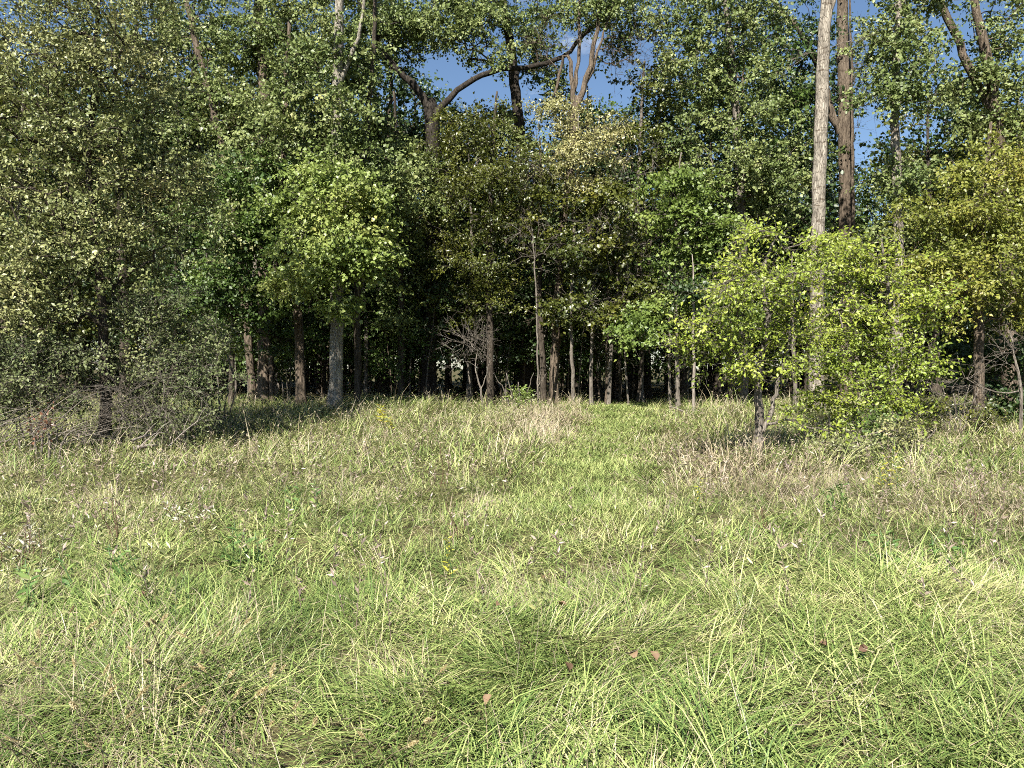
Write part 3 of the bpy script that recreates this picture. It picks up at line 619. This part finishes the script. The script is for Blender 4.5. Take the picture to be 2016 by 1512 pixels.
for q, (x, yy) in enumerate(spots):
    v = int(g.integers(0, 5)); px = CX + x / yy * FPX
    sc = g.uniform(1.0, 1.28)
    if 1630 < px < 1770 or 1850 < px < 1920: sc *= .72
    elif 1000 < px < 1330: sc *= .9
    elif px < 560: sc *= 1.12
    loc = (x, yy, float(H(x, yy)))
    if v not in first:
        first.add(v); o = DEEP[v]; o.location = loc; o.rotation_euler = (0, 0, g.uniform(0, 6.28)); o.scale = (sc,) * 3; o['label'] = LBL_D; o['group'] = 'trees deep in the shaded wood'
    else:
        copy_thing(DEEP[v], loc, g.uniform(0, 6.28), sc, LBL_D, 'trees deep in the shaded wood')
LBL_U = 'thin leafy sapling growing in the shade under the big trees'
for q in range(84):
    yy = g.uniform(27.0, 44) if q < 44 else g.uniform(26.6, 31); x = g.uniform(-.7, .7) * yy if q < 44 else g.uniform(-.34, .26) * yy; sc = g.uniform(.7, 1.15); v = q % 2
    loc = (x, yy, float(H(x, yy)))
    if q < 2:
        o = UNDER[v]; o.location = loc; o.scale = (sc,) * 3; o['label'] = LBL_U; o['group'] = 'saplings in the shade'
    else:
        copy_thing(UNDER[v], loc, g.uniform(0, 6.28), sc, LBL_U, 'saplings in the shade')

# far wood, one mass
g = np.random.default_rng(33); n = 34000
x = g.uniform(-48, 48, n); yy = g.uniform(58, 66, n); z = g.uniform(0, 1, n) ** .9 * (9.5 + 1.6 * Field(9, 9)(x, yy))
C = np.stack([x, yy, z], 1); A = g.standard_normal((n, 3)); N = g.standard_normal((n, 3)); N[:, 2] += .6; N[:, 1] -= .3
LV, LF, rn = leaf_geo(C, A, N, g.uniform(.25, .5, n), g.uniform(.2, .4, n), g.uniform(0, 1, n))
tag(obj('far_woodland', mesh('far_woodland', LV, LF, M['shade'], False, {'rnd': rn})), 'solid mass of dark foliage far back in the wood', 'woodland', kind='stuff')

# ------------------------------------------------------------------ brush pile and fallen branches
def stick(p0, p1, r, seed, sag=.1, fork=True):
    g = np.random.default_rng(seed); L = np.linalg.norm(p1 - p0); u = np.linspace(0, 1, 7)[:, None]
    pts = p0 * (1 - u) + p1 * u + np.array([0, 0, 1.0]) * (sag * L * 4 * u * (1 - u)) + np.cumsum(g.standard_normal((7, 3)) * .012 * L, 0)
    return tube(pts, r * (1 - .75 * u[:, 0]), 5, .05, seed), pts

g = np.random.default_rng(41)
bp0 = P(70, 890, 13.4); bp0[2] = float(H(bp0[0], bp0[1]))
pile = thing('brush_pile', 'tangled heap of dead grey branches at the left edge of the field', 'brush pile', bp0)
for q in range(72):
    if q < 52:
        a = P(g.uniform(-110, 130), g.uniform(835, 885), 13.5 + g.uniform(-.5, .9)); b = a + np.array([g.uniform(.5, 1.5), g.uniform(-.5, .6), g.uniform(.05, .75)])
    else:
        a = P(g.uniform(155, 205), 876, 14.4 + g.uniform(-.3, .3)); b = a + np.array([g.uniform(-.5, .2), g.uniform(-.4, .3), g.uniform(.25, .7)])
    a[2] = max(a[2], H(a[0], a[1]) + .02)
    (V, F, cap), _ = stick(a - bp0, b - bp0, g.uniform(.005, .014), 500 + q, g.uniform(-.05, .16))
    obj('stick', mesh('stick', V, [F, cap], M['bark_grey'] if q % 4 else M['twig_pale'], True), pile)
for nm, lb, a, b, d0, d1, r in (('fallen_branch', 'pale fallen branch lying in front of the grey-green shrub', (258, 868), (330, 850), 13, 13.6, .03),
                                ('fallen_branch', 'short broken log end lying in the grass under the grey-green shrub', (262, 884), (306, 876), 12.9, 13.1, .05),
                                ('fallen_branch', 'long thin fallen bough curving up in front of the shrubs', (330, 880), (410, 815), 13.4, 13.9, .016),
                                ('fallen_branch', 'thin pale branch lying on the grass below the stubby stem', (1318, 800), (1362, 832), 23, 21.5, .03)):
    p0, p1 = P(*a, d0), P(*b, d1); p0[2] = max(p0[2], float(H(p0[0], p0[1])) + .12); p1[2] = max(p1[2], float(H(p1[0], p1[1])) + .12)
    root = thing(nm, lb, 'branch', p0)
    (V, F, cap), pts = stick(p0 * 0, p1 - p0, r, int(a[0]), .03)
    obj('stem', mesh('stem', V, [F, cap], M['twig_pale'], True), root)
    for q in (2, 4):
        e = pts[q] + unit(p1 - p0) * .25 + np.array([g.uniform(-.1, .1), g.uniform(-.1, .1), .18])
        (V, F, cap), _ = stick(pts[q], e, r * .4, int(a[0]) + q, .05); obj('side_twig', mesh('side_twig', V, [F, cap], M['twig_pale'], True), root)

# ------------------------------------------------------------------ grass: single bent blades, growing in clumps
def blade_geo(x, y, az, L, w, t0, t1, seg, g):
    nb = len(x); rot = g.uniform(-.7, .7, nb)
    pts = [np.stack([x, y, H(x, y) - .01], 1)]
    for s in range(seg):
        th = t0 + (t1 - t0) * ((s + .5) / seg) ** 1.2
        pts.append(pts[-1] + (L / seg)[:, None] * np.stack([np.sin(th) * np.cos(az), np.sin(th) * np.sin(az), np.cos(th)], 1))
    pts = np.stack(pts, 1)
    pts[..., 2] = np.maximum(pts[..., 2], H(x, y)[:, None] + .005)
    S = np.stack([-np.sin(az + rot), np.cos(az + rot), np.zeros(nb)], 1)
    prof = np.array({4: [.7, 1.0, .9, .6, 0.0], 3: [.7, 1, .75, 0], 2: [.8, 1, 0]}[seg])
    off = S[:, None] * (w[:, None] * .5 * prof)[..., None]
    V = np.stack([pts - off, pts + off], 2).reshape(nb, 2 * seg + 2, 3)[:, :2 * seg + 1]; k = 2 * seg + 1
    b = (np.arange(nb) * k)[:, None]
    F4 = np.concatenate([b + np.array([[2 * s, 2 * s + 1, 2 * s + 3, 2 * s + 2]]) for s in range(seg - 1)])
    F3 = b + np.array([[2 * seg - 2, 2 * seg - 1, 2 * seg]])
    return V.reshape(-1, 3), F4, F3, k, pts

M['g_green'] = leaf_mat('grass_green', [(0.0, (.076, .120, .032)), (.4, (.170, .222, .062)), (.75, (.288, .330, .112)), (1, (.44, .43, .19))], .14, .45, .4, .35)
M['g_lush'] = leaf_mat('grass_lush', [(0.0, (.084, .142, .033)), (.4, (.185, .252, .066)), (.8, (.305, .362, .118)), (1, (.48, .47, .21))], .14, .42, .5, .5)
M['g_dry'] = leaf_mat('grass_dry', [(0.0, (.15, .122, .075)), (.4, (.28, .232, .145)), (.8, (.41, .350, .245)), (1, (.50, .44, .33))], .18, .6, .2, .6)
M['g_brown'] = leaf_mat('grass_brown', [(0.0, (.085, .066, .038)), (.5, (.18, .135, .080)), (1, (.31, .24, .15))], .2, .6, .3, .6)

g = np.random.default_rng(77)
f_dry, f_flow, f_h, f_lush, f_fine = Field(50, 3.4), Field(51, 2.4), Field(52, 1.3), Field(53, 2.0), Field(54, .9)
def bump(x, y, cx, cy, sx, sy): return np.exp(-((x - cx) / sx) ** 2 - ((y - cy) / sy) ** 2)
def track(x, y):   # the trodden track that runs up to the wood
    return np.exp(-((x - (.6 + (y - 8.8) * .185)) / 1.0) ** 2) * (1 / (1 + np.exp(-(y - 8.5) / 1.2)))
def dryness(x, y):
    d = .14 + .10 * f_dry(x, y) + .06 * f_fine(x, y) + .85 * bump(x, y, 3.3, 12.4, .95, 3.0) + .62 * bump(x, y, 1.0, 19.0, 1.2, 3.8) + .50 * bump(x, y, 5.7, 8.2, 1.3, 2.0) + .45 * bump(x, y, 2.75, 6.2, .5, .4)
    d = d + .10 * bump(x, y, -5.5, 11.5, 4.5, 4.0) + .14 * bump(x, y, -3, 18, 4, 4) + .10 * bump(x, y, 8, 20, 5, 4) + .18 * bump(x, y, -3.2, 3.3, 1.6, .7)
    return d - .22 * track(x, y) - .10 * bump(x, y, .8, 4.2, 3.0, 1.7) - .10 * bump(x, y, -1.5, 8, 1.5, 1.5)
KINDS = ('lush', 'green', 'dry', 'brown'); ACC = {k: [] for k in KINDS}; HEADS = []
def band(y0, y1, rho, per, seg, w, Lk):
    """clumps over the visible wedge between distances y0 and y1, rho blades per square metre, per blades to a clump"""
    n = int(rho / per * (y1 - y0) * (1.44 * y1 + 3.2)); cy_ = g.uniform(y0, y1, n); cx_ = g.uniform(-.72 * y1 - 1.6, .72 * y1 + 1.6, n)
    kk = np.abs(cx_) < .70 * cy_ + 1.5; cx_, cy_ = cx_[kk], cy_[kk]; n = len(cx_)
    dr = dryness(cx_, cy_); tk = track(cx_, cy_); flow = f_flow(cx_, cy_) * 2.4 + g.standard_normal(n) * .55
    lush = 1 / (1 + np.exp(-((f_lush(cx_, cy_) * .6 + 1.4 * bump(cx_, cy_, 1.5, 3.8, 3.4, 1.3) - .16 * np.maximum(cy_ - 6, 0) - .35)) * 4))
    hh = np.clip(1 + .28 * f_h(cx_, cy_) + .30 * f_fine(cx_ * 1.3, cy_ * 1.3), .35, 1.9) * g.uniform(.65, 1.35, n) * (1 + .30 * np.clip((cy_ - 9) / 6, 0, 1)) * (1 - .60 * np.clip(tk * 1.5, 0, 1)) * (1 + .35 * np.clip(dr - .35, 0, .6))
    lodge = np.clip(.30 + .36 * f_dry(cx_ + 9, cy_), 0, .82)
    cid = np.repeat(np.arange(n), per); m = len(cid)
    rr = np.sqrt(g.uniform(0, 1, m)) * np.where(y0 < 8, .11, .16)[()]; aa = g.uniform(0, 6.283, m)
    x = cx_[cid] + rr * np.cos(aa); y = cy_[cid] + rr * np.sin(aa)
    u = g.uniform(0, 1, m); clump = np.repeat(g.standard_normal(n) * .10, per)
    p_dry = np.clip(dr[cid] + clump, .03, .85); p_br = .5 * p_dry * .5
    kind = np.where(u < p_dry * .8, 2, np.where(u < p_dry * .8 + p_br, 3, np.where(g.uniform(0, 1, m) < lush[cid], 0, 1)))
    az0 = g.uniform(0, 6.283, m); lo = lodge[cid]
    az = np.arctan2(np.sin(az0) * (1 - lo) + lo * np.sin(flow[cid]), np.cos(az0) * (1 - lo) + lo * np.cos(flow[cid]))
    for q, k in enumerate(KINDS):
        s = kind == q
        if not s.any(): continue
        c = s.sum(); L0, wk, b0, b1, ta, tb = ((.46, 1.2, .6, 1.5, .55, 1.5), (.33, .85, .4, 1.5, .35, 1.5), (.38, .6, .3, 1.4, .15, 1.2), (.32, .6, .5, 1.5, .3, 1.5))[q]
        L = L0 * Lk * np.clip(y[s] / 3.6, .55, 1) * hh[cid[s]] * g.uniform(.5, 1.25, c); t0 = g.uniform(ta, tb, c); t1 = t0 + g.uniform(b0, b1, c)
        V, F4, F3, kv, pts = blade_geo(x[s], y[s], az[s], L, w * wk * g.uniform(.6, 1.35, c), t0, t1, seg, g)
        base = .16 * f_fine(x[s], y[s]) + .12 * f_lush(x[s] * .5, y[s] * .5) + clump[s] * .8 + g.uniform(0, 1, c)
        ACC[k].append((V, F4, F3, np.repeat(np.clip(base, 0, 1), kv)))
        if q == 2:
            hsel = g.uniform(0, 1, c) < (.16 if y0 < 8 else .22); HEADS.append((pts[hsel, -1], unit(pts[hsel, -1] - pts[hsel, -2]), np.full(hsel.sum(), w * (.9 if y0 > 8 else .55))))
band(2.3, 5.5, 3500, 20, 3, .0050, .70)
band(5.5, 11, 1150, 16, 3, .0070, .74)
band(11, 27, 290, 12, 2, .0145, 1.0)
# short thick turf on the track
def turf(n):
    y = g.uniform(7.5, 27, n); x = .6 + (y - 8.8) * .185 + g.standard_normal(n) * .62
    V, F4, F3, kv, _ = blade_geo(x, y, g.uniform(0, 6.283, n), g.uniform(.08, .20, n), .0062 * (.6 + y * .06) * g.uniform(.6, 1.3, n), g.uniform(.1, 1.0, n), g.uniform(1.0, 2.0, n), 2, g)
    ACC['green'].append((V, F4, F3, np.repeat(np.clip(.15 + .12 * f_fine(x, y) + g.uniform(0, .75, n), 0, 1), kv)))
turf(34000)
LB = dict(lush='long arching bright green grass blades, thickest nearest the viewer', green='mixed short green grass over the whole field and the track', dry='tan seeding grass blades in patches beside the track', brown='dull brown dead grass between the green')
for k in KINDS:
    off = 0; VV, F4s, F3s, RR = [], [], [], []
    for V, F4, F3, r in ACC[k]:
        VV.append(V); F4s.append(F4 + off); F3s.append(F3 + off); RR.append(r); off += len(V)
    if k == 'dry':
        tp = np.vstack([h[0] for h in HEADS]); td = np.vstack([h[1] for h in HEADS]); hw = np.concatenate([h[2] for h in HEADS])
        V, F = seg_mesh(tp - td * .02, tp + td * g.uniform(.03, .07, (len(tp), 1)), hw, hw * .3, 3); VV.append(V); F4s.append(F + off); RR.append(np.full(len(V), .6))
    nm = dict(lush='lush_grass', green='meadow_grass', dry='dry_grass', brown='brown_grass')[k]
    tag(obj(nm, mesh(nm, np.vstack(VV), [np.vstack(F4s), np.vstack(F3s)], M['g_' + k], False, {'rnd': np.concatenate(RR)})), LB[k], 'grass', kind='stuff')

# stiff seeding meadow herbs, thick in the left of the field: thin stems with many small leaves
def forbs(n, name, label, mat, hmin, hmax, nl, where):
    y = g.uniform(4.2, 23, n * 6); x = g.uniform(-.72, .72, n * 6) * y; k = np.nonzero((g.uniform(0, 1, n * 6) < where(x, y) * np.clip(y / 12, .25, 1)) & (track(x, y) < .3))[0][:n]
    x, y = x[k], y[k]; n = len(x); h = g.uniform(hmin, hmax, n); o = np.stack([x, y, H(x, y)], 1)
    top = o + np.stack([g.standard_normal(n) * .10, g.standard_normal(n) * .10, h], 1)
    V, F = seg_mesh(o, top, np.full(n, .0028), np.full(n, .0012), 3); VV, FF, RR = [V], [F], [np.full(len(V), .25)]
    u = g.uniform(.25, 1.0, (n, nl, 1)); c = (o[:, None] * (1 - u) + top[:, None] * u).reshape(-1, 3); m = len(c)
    A = g.standard_normal((m, 3)); A[:, 2] = np.abs(A[:, 2]) * .8 + .2; N = g.standard_normal((m, 3)); N[:, 1] -= .5; N[:, 2] += .5
    L = g.uniform(.025, .07, m); LV, LF, rn = leaf_geo(c, A, N, L, L * .3, g.uniform(0, 1, m))
    off = len(V); me = mesh(name, np.vstack([V, LV]), [F, LF[0] + off], M[mat], False, {'rnd': np.concatenate([RR[0], rn])})
    tag(obj(name, me), label, 'herbs', kind='stuff')
M['forb_olive'] = leaf_mat('forb_olive', [(0, (.10, .115, .04)), (.5, (.19, .20, .075)), (1, (.30, .29, .12))], .2)
M['forb_brown'] = leaf_mat('forb_brown', [(0, (.12, .09, .07)), (.5, (.24, .185, .145)), (1, (.36, .29, .24))], .15)
forbs(1300, 'meadow_herbs', 'olive seeding herbs mixed through the grass, thickest at left', 'forb_olive', .25, .55, 14, lambda x, y: .15 + .8 / (1 + np.exp((x + .5) / 1.2)) + .3 * bump(x, y, 7, 9, 4, 5))
forbs(700, 'brown_herbs', 'brown dead herb stems standing in the grass', 'forb_brown', .25, .6, 10, lambda x, y: .12 + .5 * bump(x, y, -5, 10, 4, 5) + .6 * bump(x, y, 6, 9, 3, 4) + .5 * bump(x, y, 3.3, 12.5, 1.5, 3))

# ------------------------------------------------------------------ weeds and plants in the field
def herb(name, label, px, py, d, h, n, L, W, mat, stem_mat='weed', group=None, leaves_from=.1, spread=.9, stems=1, w0=.12):
    """upright leafy stem(s): stem and single leaves as parts"""
    SEED[0] += 1; g = np.random.default_rng(SEED[0])
    p = P(px, py, d); p[2] = float(H(p[0], p[1]))
    root = thing(name, label, 'plant', p, group)
    for s in range(stems):
        o = np.array([g.uniform(-w0, w0), g.uniform(-w0, w0), 0]) if stems > 1 else np.zeros(3)
        top = o + np.array([g.uniform(-.12, .12), g.uniform(-.1, .1), h * g.uniform(.75, 1.05)])
        u = np.linspace(0, 1, 6)[:, None]; pts = o * (1 - u) + top * u + np.array([.03, 0, 0]) * np.sin(u * 5)
        V, F, cap = tube(pts, .006 * (1 - .6 * u[:, 0]), 5, .03, SEED[0]); st = obj('stem', mesh('stem', V, [F, cap], M[stem_mat], True), root)
        m = max(3, n // stems)
        for q in range(m):
            v = leaves_from + (1 - leaves_from) * (q + .5) / m; a = q * 2.4 + g.uniform(-.3, .3); c = o * (1 - v) + top * v
            A = np.array([[math.cos(a), math.sin(a), g.uniform(.0, .7)]]); N = np.array([[0, -.1, 1.0]]) + g.standard_normal((1, 3)) * .25
            k = g.uniform(.7, 1.2) * (1 - .45 * v)
            LV, LF, rn = leaf_geo(c[None], A, N, np.array([L * k]), np.array([W * k]), g.uniform(0, 1, 1), six=True)
            obj('leaf', mesh('leaf', LV, LF, M[mat], False, {'rnd': rn}), st)
    return root

herb('goldenrod_plant', 'tall bright yellow leafy plant in the dry grass right of the small crooked tree', 1745, 985, 9.4, .62, 36, .12, .035, 'weed_yellow', stems=3, leaves_from=.3)
herb('goldenrod_plant', 'yellow drooping weed in front of the stout pale trunk', 747, 858, 18.5, .75, 26, .22, .07, 'weed_yellow', stems=2, leaves_from=.3)
herb('goldenrod_plant', 'second smaller yellow weed, right of the drooping one before the stout trunk', 780, 862, 17.8, .5, 20, .18, .06, 'weed_yellow', stems=2, leaves_from=.3)
herb('goldenrod_plant', 'small pale yellow sprig sticking up in the middle of the near grass', 884, 1190, 5.6, .42, 14, .08, .03, 'weed_yellow', leaves_from=.3)
herb('goldenrod_plant', 'short yellow-green weed low in the grass under the tan patch', 1368, 1020, 8.6, .38, 14, .09, .03, 'weed_yellow')
for px, py, d, lb in ((255, 1190, 5.3, 'broad-leaved dark green weed clump left of centre in the near grass'), (85, 1230, 4.9, 'lance-leaved green weed clump at the lower left edge'), (480, 1130, 6.0, 'small glossy broad-leaved weed by the shaded grass hollow'),
                      (1750, 1150, 5.7, 'low leafy weed right of the tan dead tuft'), (1880, 1170, 5.4, 'upright blade-leaved green weed near the right edge'), (600, 1010, 8.4, 'small weed with yellowish leaves amid olive grass'), (1660, 1015, 8.2, 'soft green weed left of the tall yellow plant')):
    herb('broadleaf_weed', lb, px, py, d, .34, 30, .13, .045, 'weed', stems=5, w0=.16)
for px, py, d, lb in ((362, 1040, 7.4, 'weed with pale papery white leaves in the olive grass'), (28, 1085, 6.4, 'white-leaved withered weed at the left edge')):
    herb('withered_weed', lb, px, py, d, .34, 60, .10, .026, 'white_leaf', 'brown_leaf', stems=7, w0=.18, leaves_from=.35)
for px, py, d, h, lb in ((892, 1075, 7.2, .42, 'dark dead stalk standing in the middle of the field'), (868, 935, 10.5, .6, 'dark brown dead weed left of the track'), (225, 1090, 6.6, .5, 'dark thin stalk in the olive grass at left'), (1905, 1050, 7.6, .5, 'dark purplish stalk among tan grass at right'), (1500, 1085, 7.2, .3, 'short dry brown stalk before the tan patch')):
    herb('dead_stalk', lb, px, py, d, h, 14, .05, .012, 'brown_leaf', 'brown_leaf', stems=3, w0=.05)

# foxtail seed heads
g = np.random.default_rng(88)
V, F = [], []
def foxtail(seed):
    g = np.random.default_rng(seed); h = .42; u = np.linspace(0, 1, 7)[:, None]
    pts = np.hstack([.16 * u ** 2.2, .02 * np.sin(u * 4), h * u - .05 * u ** 3])
    V, F, cap = tube(pts, np.full(7, .0016), 4, 0, seed)
    root = thing('foxtail_grass', 'thin grass stalk ending in a bristly golden seed head', 'grass stalk', (0, 0, 0), 'foxtail seed heads in the near grass'); root['kind'] = 'thing'
    obj('stem', mesh('stem', V, [F, cap], M['g_dry'], True), root)
    t = unit(pts[-1] - pts[-2]); m = 220; uu = g.uniform(0, 1, m); c = pts[-1] + t * (uu * .055)[:, None]
    d = unit(g.standard_normal((m, 3)) + t * .8); rr = .007 * np.sin(np.pi * np.clip(uu * .9 + .1, 0, 1)) + .003
    LV, LF, rn = leaf_geo(c, d, g.standard_normal((m, 3)), rr * 1.3, np.full(m, .0028), g.uniform(.3, 1, m))
    obj('seed_head', mesh('seed_head', LV, LF, M['foxtail'], False, {'rnd': rn}), root)
    return root
M['foxtail'] = leaf_mat('foxtail', [(0, (.30, .23, .10)), (.6, (.46, .38, .19)), (1, (.56, .48, .28))], .35)
FX = [foxtail(s) for s in (1, 2, 3)]
fx = [(g.uniform(0, 520), g.uniform(1200, 1512)) for _ in range(44)] + [(g.uniform(500, 900), g.uniform(1250, 1500)) for _ in range(6)]
for q, (px, py) in enumerate(fx):
    d = np.clip(1.25 * FPX / (py - HOR), 2.7, 9); p = P(px, py, d); p[2] = float(H(p[0], p[1])); o = FX[q % 3]
    if q < 3: o.location = p; o.rotation_euler = (0, 0, g.uniform(0, 6.28))
    else: copy_thing(o, p, g.uniform(0, 6.28), (g.uniform(.6, 1.4), g.uniform(.6, 1.4), g.uniform(.55, 1.1)))

# fallen leaves caught in the grass
for px, py, lb in ((968, 1368, 'curled grey-brown fallen leaf at the bottom centre of the grass'), (1294, 1300, 'pale tan fallen leaf caught in the long grass'), (1238, 1288, 'pinkish brown fallen leaf beside the pale tan one'), (1629, 1272, 'dark brown folded fallen leaf on bright long grass'),
                   (1690, 1280, 'reddish brown fallen leaf right of the dark folded one'), (1120, 1322, 'orange fallen leaf in the near middle grass'), (1070, 1138, 'rust-coloured withered leaf on pale flattened grass'), (1100, 1190, 'small orange leaf below the rust-coloured one'),
                   (275, 1175, 'curled tan leaf beside the broad-leaved weed'), (985, 1190, 'faded pink-brown leaf left of the pale flattened grass')):
    d = 1.44 * FPX / (py - HOR); p = P(px, py, d); SEED[0] += 1; g2 = np.random.default_rng(SEED[0])
    A = g2.standard_normal((1, 3)) * np.array([1, .5, .5]); N = np.array([[.1, -.7, .8]]) + g2.standard_normal((1, 3)) * .3
    LV, LF, rn = leaf_geo(np.zeros((1, 3)), A, N, np.array([.055]), np.array([.046]), g2.uniform(0, 1, 1), fold=.45, six=True)
    tag(obj('fallen_leaf', mesh('fallen_leaf', LV, LF, M['brown_leaf'], False, {'rnd': rn}), None, p), lb, 'leaf', 'dead leaves caught in the grass')
